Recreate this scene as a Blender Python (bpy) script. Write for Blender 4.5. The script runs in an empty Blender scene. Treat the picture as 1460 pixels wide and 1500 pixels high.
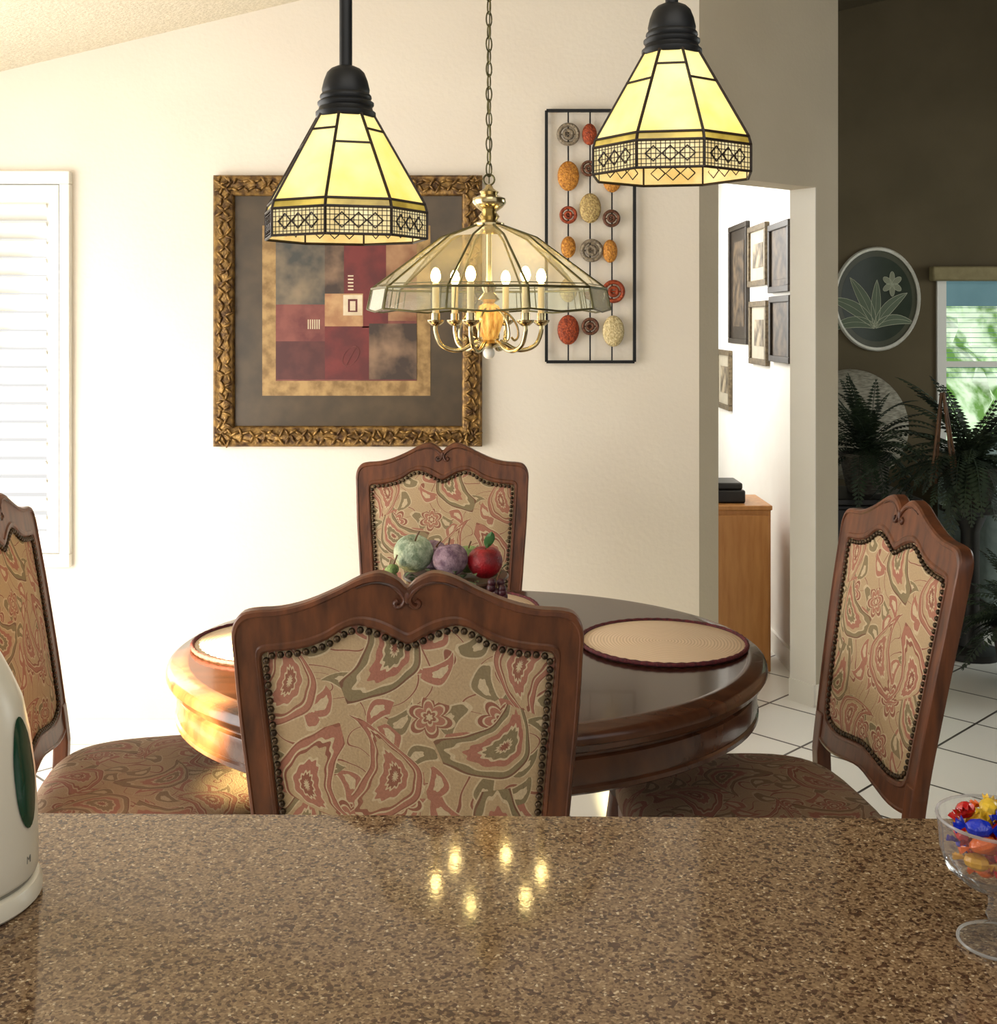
import bpy, math, random
from mathutils import Vector, Matrix
random.seed(7)
S=bpy.context.scene
try:
    S.view_settings.view_transform='Standard'; S.view_settings.look='None'
except Exception: pass
pi=math.pi; sin=math.sin; cos=math.cos
def C(r,g,b):
    f=lambda c:(c/255/12.92) if c/255<=.04045 else ((c/255+.055)/1.055)**2.4
    return (f(r),f(g),f(b),1)
# ------------------------------------------------------------- materials
def newmat(n):
    m=bpy.data.materials.new(n); m.use_nodes=True
    nt=m.node_tree; return m,nt,nt.nodes['Principled BSDF']
def mat(n,c,rough=.5,metal=0,c2=None,scale=20,stretch=(1,1,1),bump=0,bscale=None,emis=None,estr=0,spec=.5,lo=.35,hi=.65,detail=4,coat=0,sheen=0):
    m,nt,b=newmat(n)
    b.inputs['Roughness'].default_value=rough; b.inputs['Metallic'].default_value=metal
    b.inputs['Base Color'].default_value=c; b.inputs['Specular IOR Level'].default_value=spec
    b.inputs['Coat Weight'].default_value=coat
    if emis: b.inputs['Emission Color'].default_value=emis; b.inputs['Emission Strength'].default_value=estr
    tc=nt.nodes.new('ShaderNodeTexCoord'); mp=nt.nodes.new('ShaderNodeMapping')
    mp.inputs['Scale'].default_value=stretch
    nt.links.new(tc.outputs['Object'],mp.inputs['Vector'])
    if c2 is None: c2=tuple(x*.9 for x in c[:3])+(1,)
    no=nt.nodes.new('ShaderNodeTexNoise'); no.inputs['Scale'].default_value=scale; no.inputs['Detail'].default_value=detail
    nt.links.new(mp.outputs[0],no.inputs['Vector'])
    r=nt.nodes.new('ShaderNodeValToRGB'); r.color_ramp.elements[0].position=lo; r.color_ramp.elements[1].position=hi
    r.color_ramp.elements[0].color=c; r.color_ramp.elements[1].color=c2
    nt.links.new(no.outputs['Fac'],r.inputs[0]); nt.links.new(r.outputs[0],b.inputs['Base Color'])
    if emis: nt.links.new(r.outputs[0],b.inputs['Emission Color'])
    if bump:
        n2=nt.nodes.new('ShaderNodeTexNoise'); n2.inputs['Scale'].default_value=bscale or scale; n2.inputs['Detail'].default_value=3
        nt.links.new(mp.outputs[0],n2.inputs['Vector'])
        bp=nt.nodes.new('ShaderNodeBump'); bp.inputs['Strength'].default_value=bump; bp.inputs['Distance'].default_value=.004
        nt.links.new(n2.outputs['Fac'],bp.inputs['Height']); nt.links.new(bp.outputs[0],b.inputs['Normal'])
    return m
def thinglass(n,tint,refl=.12,rough=.02,haze=0,hcol=(1,1,1,1)):
    m,nt,b=newmat(n); nt.nodes.remove(b); out=nt.nodes['Material Output']
    t=nt.nodes.new('ShaderNodeBsdfTransparent'); t.inputs[0].default_value=tint
    g=nt.nodes.new('ShaderNodeBsdfGlossy'); g.inputs['Roughness'].default_value=rough
    lw=nt.nodes.new('ShaderNodeLayerWeight'); lw.inputs['Blend'].default_value=refl
    no=nt.nodes.new('ShaderNodeTexNoise'); no.inputs['Scale'].default_value=30
    bp=nt.nodes.new('ShaderNodeBump'); bp.inputs['Strength'].default_value=.1
    nt.links.new(no.outputs['Fac'],bp.inputs['Height']); nt.links.new(bp.outputs[0],g.inputs['Normal'])
    mx=nt.nodes.new('ShaderNodeMixShader'); nt.links.new(lw.outputs['Fresnel'],mx.inputs[0])
    nt.links.new(t.outputs[0],mx.inputs[1]); nt.links.new(g.outputs[0],mx.inputs[2])
    last=mx
    if haze:
        d=nt.nodes.new('ShaderNodeBsdfTranslucent'); d.inputs[0].default_value=hcol
        d2=nt.nodes.new('ShaderNodeBsdfDiffuse'); d2.inputs[0].default_value=hcol
        q=nt.nodes.new('ShaderNodeMixShader'); q.inputs[0].default_value=.25; nt.links.new(d.outputs[0],q.inputs[1]); nt.links.new(d2.outputs[0],q.inputs[2])
        a=nt.nodes.new('ShaderNodeMixShader'); a.inputs[0].default_value=haze
        nt.links.new(mx.outputs[0],a.inputs[1]); nt.links.new(q.outputs[0],a.inputs[2]); last=a
    nt.links.new(last.outputs[0],out.inputs[0]); return m
class NX:
    """tiny math-node helper"""
    def __init__(s,nt): s.nt=nt
    def m(s,op,a,b=0,c=None,clamp=False):
        n=s.nt.nodes.new('ShaderNodeMath'); n.operation=op; n.use_clamp=clamp
        for i,x in enumerate((a,b) if c is None else (a,b,c)):
            if isinstance(x,(int,float)): n.inputs[i].default_value=x
            else: s.nt.links.new(x,n.inputs[i])
        return n.outputs[0]
    def ramp(s,f,els,interp='LINEAR'):
        r=s.nt.nodes.new('ShaderNodeValToRGB'); cr=r.color_ramp; cr.interpolation=interp
        while len(cr.elements)<len(els): cr.elements.new(.5)
        for e,(p,c) in zip(cr.elements,els): e.position=p; e.color=c
        s.nt.links.new(f,r.inputs[0]); return r.outputs[0]
    def mix(s,f,a,b):
        n=s.nt.nodes.new('ShaderNodeMix'); n.data_type='RGBA'
        for k,x in ((0,f),(6,a),(7,b)):
            if isinstance(x,(int,float,tuple)): n.inputs[k].default_value=x
            else: s.nt.links.new(x,n.inputs[k])
        return n.outputs[2]
def paisley(n,axis,dark=1.0,red=0):
    m,nt,b=newmat(n); X=NX(nt)
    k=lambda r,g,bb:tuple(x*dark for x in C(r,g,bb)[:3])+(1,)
    tan=k(194,172,136); rust=k(136,72,64); rose=k(170,106,94); olive=k(122,118,88); lt=k(216,200,166); brn=k(96,60,50)
    tc=nt.nodes.new('ShaderNodeTexCoord'); sp=nt.nodes.new('ShaderNodeSeparateXYZ'); nt.links.new(tc.outputs['Object'],sp.inputs[0])
    cb=nt.nodes.new('ShaderNodeCombineXYZ'); nt.links.new(sp.outputs[0],cb.inputs[0]); nt.links.new(sp.outputs[axis],cb.inputs[1])
    no=nt.nodes.new('ShaderNodeTexNoise'); no.inputs['Scale'].default_value=9; no.inputs['Detail'].default_value=1; nt.links.new(cb.outputs[0],no.inputs['Vector'])
    vs=nt.nodes.new('ShaderNodeVectorMath'); vs.operation='MULTIPLY_ADD'; vs.inputs[1].default_value=(.016,.016,0); nt.links.new(no.outputs['Color'],vs.inputs[0]); nt.links.new(cb.outputs[0],vs.inputs[2])
    P=vs.outputs[0]
    def motif(scale,R,rnd,off,lobes=14,la=.045,bend=.6,petal=False):
        ad=nt.nodes.new('ShaderNodeVectorMath'); ad.operation='ADD'; ad.inputs[1].default_value=off; nt.links.new(P,ad.inputs[0])
        v=nt.nodes.new('ShaderNodeTexVoronoi'); v.voronoi_dimensions='2D'; v.inputs['Scale'].default_value=scale; v.inputs['Randomness'].default_value=rnd
        nt.links.new(ad.outputs[0],v.inputs['Vector'])
        sb=nt.nodes.new('ShaderNodeVectorMath'); sb.operation='SUBTRACT'; nt.links.new(ad.outputs[0],sb.inputs[0]); nt.links.new(v.outputs['Position'],sb.inputs[1])
        cs=nt.nodes.new('ShaderNodeSeparateColor'); nt.links.new(v.outputs['Color'],cs.inputs[0])
        rt=nt.nodes.new('ShaderNodeVectorRotate'); rt.rotation_type='Z_AXIS'; nt.links.new(sb.outputs[0],rt.inputs['Vector']); nt.links.new(X.m('MULTIPLY',cs.outputs[0],6.28),rt.inputs['Angle'])
        s2=nt.nodes.new('ShaderNodeSeparateXYZ'); nt.links.new(rt.outputs[0],s2.inputs[0])
        u=X.m('DIVIDE',s2.outputs[0],R); w=X.m('DIVIDE',s2.outputs[1],R)
        if petal:
            d=X.m('SQRT',X.m('ADD',X.m('MULTIPLY',u,u),X.m('MULTIPLY',w,w)))
            ang=X.m('ARCTAN2',u,w); d=X.m('DIVIDE',d,X.m('MULTIPLY_ADD',X.m('ABSOLUTE',X.m('SINE',X.m('MULTIPLY',ang,3))),.4,.6))
            return d,cs.outputs[1]
        u2=X.m('ADD',u,X.m('MULTIPLY',X.m('MULTIPLY',w,w),bend)); u2=X.m('SUBTRACT',u2,.15)
        wd=X.m('MAXIMUM',X.m('MULTIPLY_ADD',w,-.36,.46),.07)
        q=X.m('DIVIDE',u2,wd); d=X.m('SQRT',X.m('ADD',X.m('MULTIPLY',q,q),X.m('MULTIPLY',w,w)))
        ang=X.m('ARCTAN2',q,w); sc=X.m('MULTIPLY',X.m('SINE',X.m('MULTIPLY',ang,lobes)),la)
        return X.m('ADD',d,sc),cs.outputs[1]
    # curling vine lines on the tan ground
    n3=nt.nodes.new('ShaderNodeTexNoise'); n3.inputs['Scale'].default_value=8; n3.inputs['Detail'].default_value=0; n3.inputs['Distortion'].default_value=1.2; nt.links.new(P,n3.inputs['Vector'])
    sw=X.m('ABSOLUTE',X.m('SINE',X.m('MULTIPLY',n3.outputs['Fac'],20)))
    bg=X.ramp(sw,[(0,rust),(.10,rust),(.17,lt),(.24,tan),(1,tan)])
    # leaves
    d3,r3=motif(17,.040,.85,(.13,.37,0),6,.03,.7)
    lf=X.mix(X.m('GREATER_THAN',r3,.5),olive,rose)
    lf=X.mix(X.m('LESS_THAN',d3,.35),lf,lt)
    lf=X.mix(X.m('GREATER_THAN',d3,.76),lf,lt)
    bg=X.mix(X.m('LESS_THAN',d3,.88),bg,lf)
    # rosettes
    d4,r4=motif(8,.040,.8,(.53,.21,0),petal=True)
    fl=X.ramp(X.m('MULTIPLY',d4,.8),[(0,lt),(.12,rust),(.22,lt),(.30,rose),(.5,lt),(.56,rust),(.70,lt),(.76,lt)],'CONSTANT')
    bg=X.mix(X.m('MULTIPLY',X.m('LESS_THAN',d4,.98),X.m('GREATER_THAN',r4,.5)),bg,fl)
    # big paisleys
    d1,r1=motif(6.4,.100,.7,(0.03,0.02,0),12,.022,.95)
    A=X.ramp(X.m('MULTIPLY',d1,.9),[(0,lt),(.07,rust),(.17,lt),(.21,rose),(.36,lt),(.40,tan),(.54,rust),(.60,lt),(.64,rose),(.76,rust),(.80,lt)],'CONSTANT')
    B=X.ramp(X.m('MULTIPLY',d1,.9),[(0,rust),(.08,lt),(.13,olive),(.28,lt),(.33,rose),(.48,tan),(.58,lt),(.62,olive),(.75,brn),(.80,lt)],'CONSTANT')
    M=X.mix(X.m('GREATER_THAN',r1,.5),A,B)
    col=X.mix(X.m('LESS_THAN',d1,.93),bg,M)
    n4=nt.nodes.new('ShaderNodeTexNoise'); n4.inputs['Scale'].default_value=260; nt.links.new(cb.outputs[0],n4.inputs['Vector'])
    n5=nt.nodes.new('ShaderNodeTexNoise'); n5.inputs['Scale'].default_value=9; nt.links.new(cb.outputs[0],n5.inputs['Vector'])
    col=X.mix(X.m('MULTIPLY_ADD',n5.outputs['Fac'],.35,.1),col,k(172,142,112))
    col=X.mix(X.m('MULTIPLY',n4.outputs['Fac'],.38),col,k(104,78,60))
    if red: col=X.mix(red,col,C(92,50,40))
    nt.links.new(col,b.inputs['Base Color']); b.inputs['Roughness'].default_value=.85; b.inputs['Specular IOR Level'].default_value=.2
    bp=nt.nodes.new('ShaderNodeBump'); bp.inputs['Strength'].default_value=.5; bp.inputs['Distance'].default_value=.002
    nt.links.new(n4.outputs['Fac'],bp.inputs['Height']); nt.links.new(bp.outputs[0],b.inputs['Normal'])
    return m
def granite():
    m,nt,b=newmat('granite_speckle'); X=NX(nt)
    tc=nt.nodes.new('ShaderNodeTexCoord')
    def vor(sc):
        v=nt.nodes.new('ShaderNodeTexVoronoi'); v.inputs['Scale'].default_value=sc; nt.links.new(tc.outputs['Object'],v.inputs['Vector'])
        s=nt.nodes.new('ShaderNodeSeparateColor'); nt.links.new(v.outputs['Color'],s.inputs[0]); return s.outputs[0],s.outputs[1]
    a,a2=vor(460); c,_=vor(270)
    base=X.ramp(a,[(0,C(90,70,50)),(.2,C(128,104,78)),(.5,C(144,119,90)),(.74,C(114,91,68)),(.91,C(168,145,114)),(.98,C(202,184,154))],'CONSTANT')
    dk=X.ramp(a2,[(0,C(50,35,27)),(1,C(84,58,44))])
    col=X.mix(X.m('LESS_THAN',c,.17),base,dk)
    no=nt.nodes.new('ShaderNodeTexNoise'); no.inputs['Scale'].default_value=30; nt.links.new(tc.outputs['Object'],no.inputs['Vector'])
    col=X.mix(X.m('MULTIPLY',no.outputs['Fac'],.22),col,C(126,102,76))
    nt.links.new(col,b.inputs['Base Color']); b.inputs['Roughness'].default_value=.07; b.inputs['Specular IOR Level'].default_value=.42
    n2=nt.nodes.new('ShaderNodeTexNoise'); n2.inputs['Scale'].default_value=160; nt.links.new(tc.outputs['Object'],n2.inputs['Vector'])
    bp=nt.nodes.new('ShaderNodeBump'); bp.inputs['Strength'].default_value=.04; bp.inputs['Distance'].default_value=.001
    nt.links.new(n2.outputs['Fac'],bp.inputs['Height']); nt.links.new(bp.outputs[0],b.inputs['Normal'])
    return m
def tiles():
    m,nt,b=newmat('floor_tile'); tc=nt.nodes.new('ShaderNodeTexCoord'); mp=nt.nodes.new('ShaderNodeMapping')
    mp.inputs['Rotation'].default_value=(0,0,math.radians(45)); mp.inputs['Location'].default_value=(.12,.05,0)
    nt.links.new(tc.outputs['Object'],mp.inputs['Vector'])
    br=nt.nodes.new('ShaderNodeTexBrick'); br.offset=0; br.inputs['Scale'].default_value=1; br.inputs['Brick Width'].default_value=.33; br.inputs['Row Height'].default_value=.33
    br.inputs['Mortar Size'].default_value=.005; br.inputs['Color1'].default_value=C(240,238,230); br.inputs['Color2'].default_value=C(233,231,223); br.inputs['Mortar'].default_value=C(70,64,58)
    nt.links.new(mp.outputs[0],br.inputs['Vector']); nt.links.new(br.outputs['Color'],b.inputs['Base Color']); b.inputs['Roughness'].default_value=.3
    return m
def ringmat(n,c1,c2,freq):
    m,nt,b=newmat(n); tc=nt.nodes.new('ShaderNodeTexCoord'); w=nt.nodes.new('ShaderNodeTexWave'); w.wave_type='RINGS'; w.rings_direction='Z'
    w.inputs['Scale'].default_value=freq; w.inputs['Distortion'].default_value=.5
    nt.links.new(tc.outputs['Object'],w.inputs['Vector']); X=NX(nt)
    nt.links.new(X.ramp(w.outputs['Fac'],[(0,c1),(1,c2)]),b.inputs['Base Color']); b.inputs['Roughness'].default_value=.85
    bp=nt.nodes.new('ShaderNodeBump'); bp.inputs['Strength'].default_value=.3; bp.inputs['Distance'].default_value=.002
    nt.links.new(w.outputs['Fac'],bp.inputs['Height']); nt.links.new(bp.outputs[0],b.inputs['Normal']); return m
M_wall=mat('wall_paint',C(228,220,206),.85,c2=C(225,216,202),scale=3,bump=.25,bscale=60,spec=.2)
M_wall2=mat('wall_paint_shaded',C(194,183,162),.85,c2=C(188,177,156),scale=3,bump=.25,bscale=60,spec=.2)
M_living=mat('living_wall_dimmed',C(106,95,74),.9,c2=C(98,88,68),scale=3,spec=.1)  # room's dimness painted into the walls as dark olive-brown
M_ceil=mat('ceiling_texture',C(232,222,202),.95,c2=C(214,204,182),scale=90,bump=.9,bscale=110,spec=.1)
M_lceil=mat('living_ceiling_dimmed',C(96,86,68),.95,c2=C(90,80,62),scale=60,spec=.1)  # darker copy of the ceiling tone, living-room shade painted in
M_white=mat('white_trim',C(240,238,230),.4,c2=C(236,234,226),scale=5)
M_hall=mat('hall_paint',C(240,238,232),.85,c2=C(236,233,226),scale=4,spec=.2)
M_tile=tiles()
M_wood=mat('chair_wood',C(114,66,39),.42,c2=C(56,31,20),scale=7,stretch=(7,7,1),coat=.05,lo=.28,hi=.75,spec=.4)
M_woodc=mat('chair_wood_carving',C(86,47,29),.4,c2=C(48,26,17),scale=20)
M_table=mat('table_wood',C(88,52,32),.24,c2=C(56,31,20),scale=5,stretch=(1,7,2),coat=.2,lo=.3,hi=.7)
M_top=mat('tabletop_wood',C(58,31,21),.15,c2=C(40,22,15),scale=4,stretch=(1,9,2),coat=.1,lo=.3,hi=.7,spec=.4)
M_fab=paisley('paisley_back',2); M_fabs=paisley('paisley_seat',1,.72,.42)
M_nail=mat('antique_nail',C(82,66,48),.35,metal=.8,c2=C(50,40,30),scale=90)
M_gran=granite()
M_black=mat('black_metal',C(17,18,19),.45,c2=C(22,23,24),scale=30,spec=.3)
M_brass=mat('brass',C(206,190,150),.2,metal=1,c2=C(180,162,118),scale=20)
M_came=mat('lead_came',C(50,34,20),.5,metal=.3,c2=C(28,20,12),scale=40)
M_bcame=mat('brass_came',C(104,98,62),.35,metal=.7,c2=C(80,76,50),scale=40)
M_sg=mat('stained_yellow',C(255,243,178),.25,c2=C(250,220,96),scale=12,emis=C(255,248,130),estr=.52,lo=.28,hi=.72,detail=7)
M_sg2=mat('stained_amber',C(226,200,96),.25,c2=C(150,126,50),scale=18,emis=C(200,180,60),estr=.42)
M_sg3=mat('stained_band',C(244,230,178),.25,c2=C(224,198,136),scale=40,emis=C(255,240,160),estr=.42)
M_glass=thinglass('clear_glass',(.985,.98,.94,1),.06,haze=.14,hcol=(1,.90,.64,1))
M_glassb=thinglass('bevel_glass',(.88,.93,.9,1),.15,haze=.12,hcol=(.97,1,.93,1))
M_amber=mat('amber_glass',C(240,190,96),.15,c2=C(186,124,50),scale=50,stretch=(2,2,.6),bump=.8,bscale=150,emis=C(240,180,80),estr=.65)
M_cg=thinglass('crystal_glass',(.97,.98,.98,1),.07,haze=.07)
M_bulb=mat('bulb_glow',C(255,226,150),.4,c2=C(255,212,126),emis=C(255,220,140),estr=38)
M_cream=mat('candle_sleeve',C(216,194,146),.5)
M_gold=mat('gold_frame',C(150,116,62),.38,metal=.55,c2=C(74,50,26),scale=45,bump=.6,bscale=120)
M_goldm=mat('gold_mat',C(170,138,88),.6,c2=C(124,96,56),scale=30)
M_mat=mat('brown_mat',C(82,68,50),.35,c2=C(66,55,41),scale=12)
def pm(n,a,b,sc=14,lo=.4,hi=.6): return mat(n,a,.55,c2=b,scale=sc,lo=lo,hi=hi)
M_kettle=mat('kettle_plastic',C(222,216,198),.3,c2=C(218,212,194),scale=5)
M_green=mat('green_window',C(18,72,52),.12,c2=C(12,60,44),scale=8)
M_placem=ringmat('woven_mat',C(220,196,168),C(204,180,152),44)
M_fringe=mat('red_fringe',C(96,26,34),.8,c2=C(60,14,22),scale=160,bump=.8)
M_oak=mat('oak_cabinet',C(196,140,80),.4,c2=C(180,122,66),scale=6,stretch=(8,8,1))
M_dark=mat('black_furniture',C(20,18,16),.4,c2=C(28,25,22),scale=8)
M_leaf=mat('fern_leaf',C(52,68,44),.55,c2=C(24,34,24),scale=7)
M_brn=mat('bamboo_cane',C(110,74,42),.5,c2=C(84,54,30),scale=20)
M_sofa=mat('pale_upholstery',C(158,176,172),.8,c2=C(140,158,156),scale=30)
# ------------------------------------------------------------- mesh builder
class MB:
    def __init__(s): s.V=[];s.F=[];s.M=[]
    def add(s,v,f,m=0):
        o=len(s.V); s.V+= [tuple(x) for x in v]; s.F+=[tuple(i+o for i in q) for q in f]; s.M+=[m]*len(f); return s
    def box(s,a,b,m=0,M=None):
        x0,y0,z0=a;x1,y1,z1=b
        v=[Vector(p) for p in ((x0,y0,z0),(x1,y0,z0),(x1,y1,z0),(x0,y1,z0),(x0,y0,z1),(x1,y0,z1),(x1,y1,z1),(x0,y1,z1))]
        if M: v=[M@p for p in v]
        return s.add(v,[(0,3,2,1),(4,5,6,7),(0,1,5,4),(1,2,6,5),(2,3,7,6),(3,0,4,7)],m)
    def lathe(s,pr,seg=32,m=0,c=(0,0,0),sy=1,ph=0,M=None):
        v=[];n=len(pr)
        for i in range(seg):
            a=2*pi*i/seg+ph
            for r,z in pr: v.append(Vector((c[0]+r*cos(a),c[1]+r*sin(a)*sy,c[2]+z)))
        if M: v=[M@p for p in v]
        f=[]
        for i in range(seg):
            j=(i+1)%seg
            for k in range(n-1): f.append((i*n+k,j*n+k,j*n+k+1,i*n+k+1))
        return s.add(v,f,m)
    def tube(s,pts,r,seg=8,m=0,closed=False,cap=True):
        pts=[Vector(p) for p in pts]; n=len(pts)
        if not isinstance(r,(list,tuple)): r=[r]*n
        up=None; v=[]
        for i,p in enumerate(pts):
            if closed: t=pts[(i+1)%n]-pts[i-1]
            else: t=pts[min(i+1,n-1)]-pts[max(i-1,0)]
            t.normalize()
            if up is None:
                up=Vector((0,0,1)) if abs(t.z)<.9 else Vector((1,0,0))
            a=up-t*up.dot(t)
            if a.length<1e-4: a=t.orthogonal()
            a.normalize(); b=t.cross(a); up=a
            for k in range(seg):
                q=2*pi*k/seg+pi/4; v.append(p+(a*cos(q)+b*sin(q))*r[i])
        f=[]
        for i in range(n if closed else n-1):
            j=(i+1)%n
            for k in range(seg):
                l=(k+1)%seg; f.append((i*seg+k,i*seg+l,j*seg+l,j*seg+k))
        if cap and not closed: f+= [tuple(range(seg))[::-1],tuple(range((n-1)*seg,n*seg))]
        return s.add(v,f,m)
    def ball(s,c,r,seg=16,rings=10,m=0,M=None):
        if not isinstance(r,(tuple,list)): r=(r,r,r)
        v=[];f=[]
        for i in range(rings+1):
            t=pi*i/rings
            for k in range(seg):
                a=2*pi*k/seg; p=Vector((r[0]*sin(t)*cos(a),r[1]*sin(t)*sin(a),r[2]*cos(t)))
                if M: p=M@p
                v.append(p+Vector(c))
        for i in range(rings):
            for k in range(seg):
                l=(k+1)%seg; f.append((i*seg+k,(i+1)*seg+k,(i+1)*seg+l,i*seg+l))
        return s.add(v,f,m)
    def prism(s,plan,z0,z1,m=0):
        g=lambda z,p: z(*p) if callable(z) else z
        n=len(plan); v=[(p[0],p[1],g(z0,p)) for p in plan]+[(p[0],p[1],g(z1,p)) for p in plan]
        f=[tuple(range(n))[::-1],tuple(range(n,2*n))]+[(i,(i+1)%n,(i+1)%n+n,i+n) for i in range(n)]
        return s.add(v,f,m)
    def obj(s,name,mats,parent=None,loc=None,rot=None,smooth=35,bevel=0,label=None,cat=None,**kw):
        me=bpy.data.meshes.new(name); me.from_pydata(s.V,[],s.F); 
        if not isinstance(mats,(list,tuple)): mats=[mats]
        for q in mats: me.materials.append(q)
        for p,mi in zip(me.polygons,s.M): p.material_index=mi; p.use_smooth=bool(smooth)
        me.validate(); me.update()
        import bmesh
        bm=bmesh.new(); bm.from_mesh(me)
        if smooth: bmesh.ops.remove_doubles(bm,verts=bm.verts,dist=1e-5)
        bmesh.ops.recalc_face_normals(bm,faces=bm.faces); bm.to_mesh(me); bm.free()
        if smooth:
            try: me.set_sharp_from_angle(angle=math.radians(smooth))
            except Exception: pass
        o=bpy.data.objects.new(name,me); S.collection.objects.link(o)
        if parent: o.parent=parent
        if loc: o.location=loc
        if rot: o.rotation_euler=rot
        if bevel:
            b=o.modifiers.new('bevel','BEVEL'); b.width=bevel; b.segments=2; b.limit_method='ANGLE'
        if label: o['label']=label
        if cat: o['category']=cat
        for a,b in kw.items(): o[a]=b
        return o
def empty(name,loc,rot=0,label=None,cat=None,**kw):
    o=bpy.data.objects.new(name,None); o.empty_display_size=.1; S.collection.objects.link(o); o.location=loc; o.rotation_euler=(0,0,rot)
    if label:o['label']=label
    if cat:o['category']=cat
    for a,b in kw.items(): o[a]=b
    return o
def copy_thing(root,loc,rot,label):
    def cp(o,par):
        n=o.copy(); S.collection.objects.link(n)
        if par: n.parent=par; n.matrix_parent_inverse=o.matrix_parent_inverse
        for c in kids[o.name]: cp(c,n)
        return n
    kids={o.name:[] for o in bpy.data.objects}
    for o in bpy.data.objects:
        if o.parent: kids[o.parent.name].append(o)
    r=cp(root,None); r.location=loc; r.rotation_euler=(0,0,rot); r['label']=label; return r
def catmull(P,n=6,closed=False):
    P=[Vector(p) for p in P]; N=len(P); out=[]
    for i in range(N if closed else N-1):
        if closed: a,b,c,d=P[i-1],P[i],P[(i+1)%N],P[(i+2)%N]
        else: a,b,c,d=P[max(i-1,0)],P[i],P[i+1],P[min(i+2,N-1)]
        for k in range(n):
            t=k/n; out.append(.5*((2*b)+(c-a)*t+(2*a-5*b+4*c-d)*t*t+(3*b-a-3*c+d)*t**3))
    if not closed: out.append(P[-1])
    return out
# ------------------------------------------------------------- room shell
YB=4.05
def zc(x,y=0): return 2.758+.238*x
st=dict(kind='structure')
b=MB()
b.prism([(-1.49,YB),(.70,YB),(.70,YB+.15),(-1.49,YB+.15)],0,zc)
b.prism([(-2.4,YB),(-1.49,YB),(-1.49,YB+.15),(-2.4,YB+.15)],1.99,zc)
b.prism([(-2.4,YB),(-1.49,YB),(-1.49,YB+.15),(-2.4,YB+.15)],0,.62)
b.obj('wall_back',M_wall,smooth=0,**st)
A=Vector((.70,YB)); D=Vector((.602,.45)); Nn=Vector((-.6,.8))*.12
def seg(t0,t1):
    p=A+D*t0;q=A+D*t1; return [tuple(p),tuple(q),tuple(q+Nn),tuple(p+Nn)]
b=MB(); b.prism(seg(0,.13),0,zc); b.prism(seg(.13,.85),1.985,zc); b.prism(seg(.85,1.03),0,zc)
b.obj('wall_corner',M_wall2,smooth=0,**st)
b=MB(); b.prism([(1.235,4.60),(1.33,4.60),(1.33,7.4),(1.235,7.4)],0,zc,0)
b.obj('wall_hall',M_hall,smooth=0,**st)
MB().prism([(.2,7.4),(1.33,7.4),(1.33,7.5),(.2,7.5)],0,zc).obj('wall_hall_end',M_hall,smooth=0,**st)
MB().prism([(.3,4.2),(.4,4.2),(.4,7.4),(.3,7.4)],0,zc).obj('wall_hall_side',M_hall,smooth=0,**st)
YL=6.5
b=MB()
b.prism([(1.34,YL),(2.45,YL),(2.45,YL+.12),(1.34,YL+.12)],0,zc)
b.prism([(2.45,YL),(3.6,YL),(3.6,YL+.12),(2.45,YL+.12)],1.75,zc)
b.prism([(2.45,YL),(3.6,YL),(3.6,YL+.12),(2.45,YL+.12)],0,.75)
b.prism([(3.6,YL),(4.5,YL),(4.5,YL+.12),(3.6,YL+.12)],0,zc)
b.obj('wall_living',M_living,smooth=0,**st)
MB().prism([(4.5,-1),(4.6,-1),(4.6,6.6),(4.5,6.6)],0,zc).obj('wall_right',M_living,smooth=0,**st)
b=MB(); W=lambda y0,y1:[(-2.5,y0),(-2.4,y0),(-2.4,y1),(-2.5,y1)]
b.prism(W(-1,.6),0,zc); b.prism(W(.6,3.5),2.05,zc); b.prism(W(3.5,YB+.15),0,zc)
b.obj('wall_left',M_wall,smooth=0,**st)
MB().box((-2.5,-1,-.06),(4.6,7.5,0)).obj('floor',M_tile,smooth=0,**st)
b=MB(); pl=[(-2.5,-1),(1.33,-1),(1.33,7.5),(-2.5,7.5)]
b.prism(pl,zc,lambda x,y:zc(x)+.08)
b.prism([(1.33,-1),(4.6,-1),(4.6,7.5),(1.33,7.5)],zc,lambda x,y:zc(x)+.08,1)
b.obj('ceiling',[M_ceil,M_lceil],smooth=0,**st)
MB().box((-2.4,YB-.014,0),(.70,YB,.085)).obj('baseboard_back',M_white,bevel=.004,**st)
b=MB(); p=A+D*.85; q=A+D*1.03; o_=Vector((.6,-.8))*.012
b.prism([tuple(p+o_),tuple(q+o_),tuple(q),tuple(p)],0,.085)
p2=p+Nn; o2=Vector((-.8,-.6))*.012
b.prism([tuple(p+o2),tuple(p),tuple(p2),tuple(p2+o2)],0,.085)
b.obj('baseboard_corner',M_white,smooth=0,**st)
o3=Vector((-.8,-.6))*.004
MB().prism([tuple(p+o3),tuple(p),tuple(p2),tuple(p2+o3)],.085,1.985).obj('lit_jamb_sheet_1',M_hall,smooth=0,**st)  # added thin sheet in whiter paint, standing for light on the jamb
MB().box((1.222,4.62,0),(1.235,7.4,.09)).obj('baseboard_hall',M_white,smooth=0,**st)
MB().box((1.34,YL-.012,0),(4.5,YL,.085)).obj('baseboard_living',M_white,smooth=0,**st)
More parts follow.
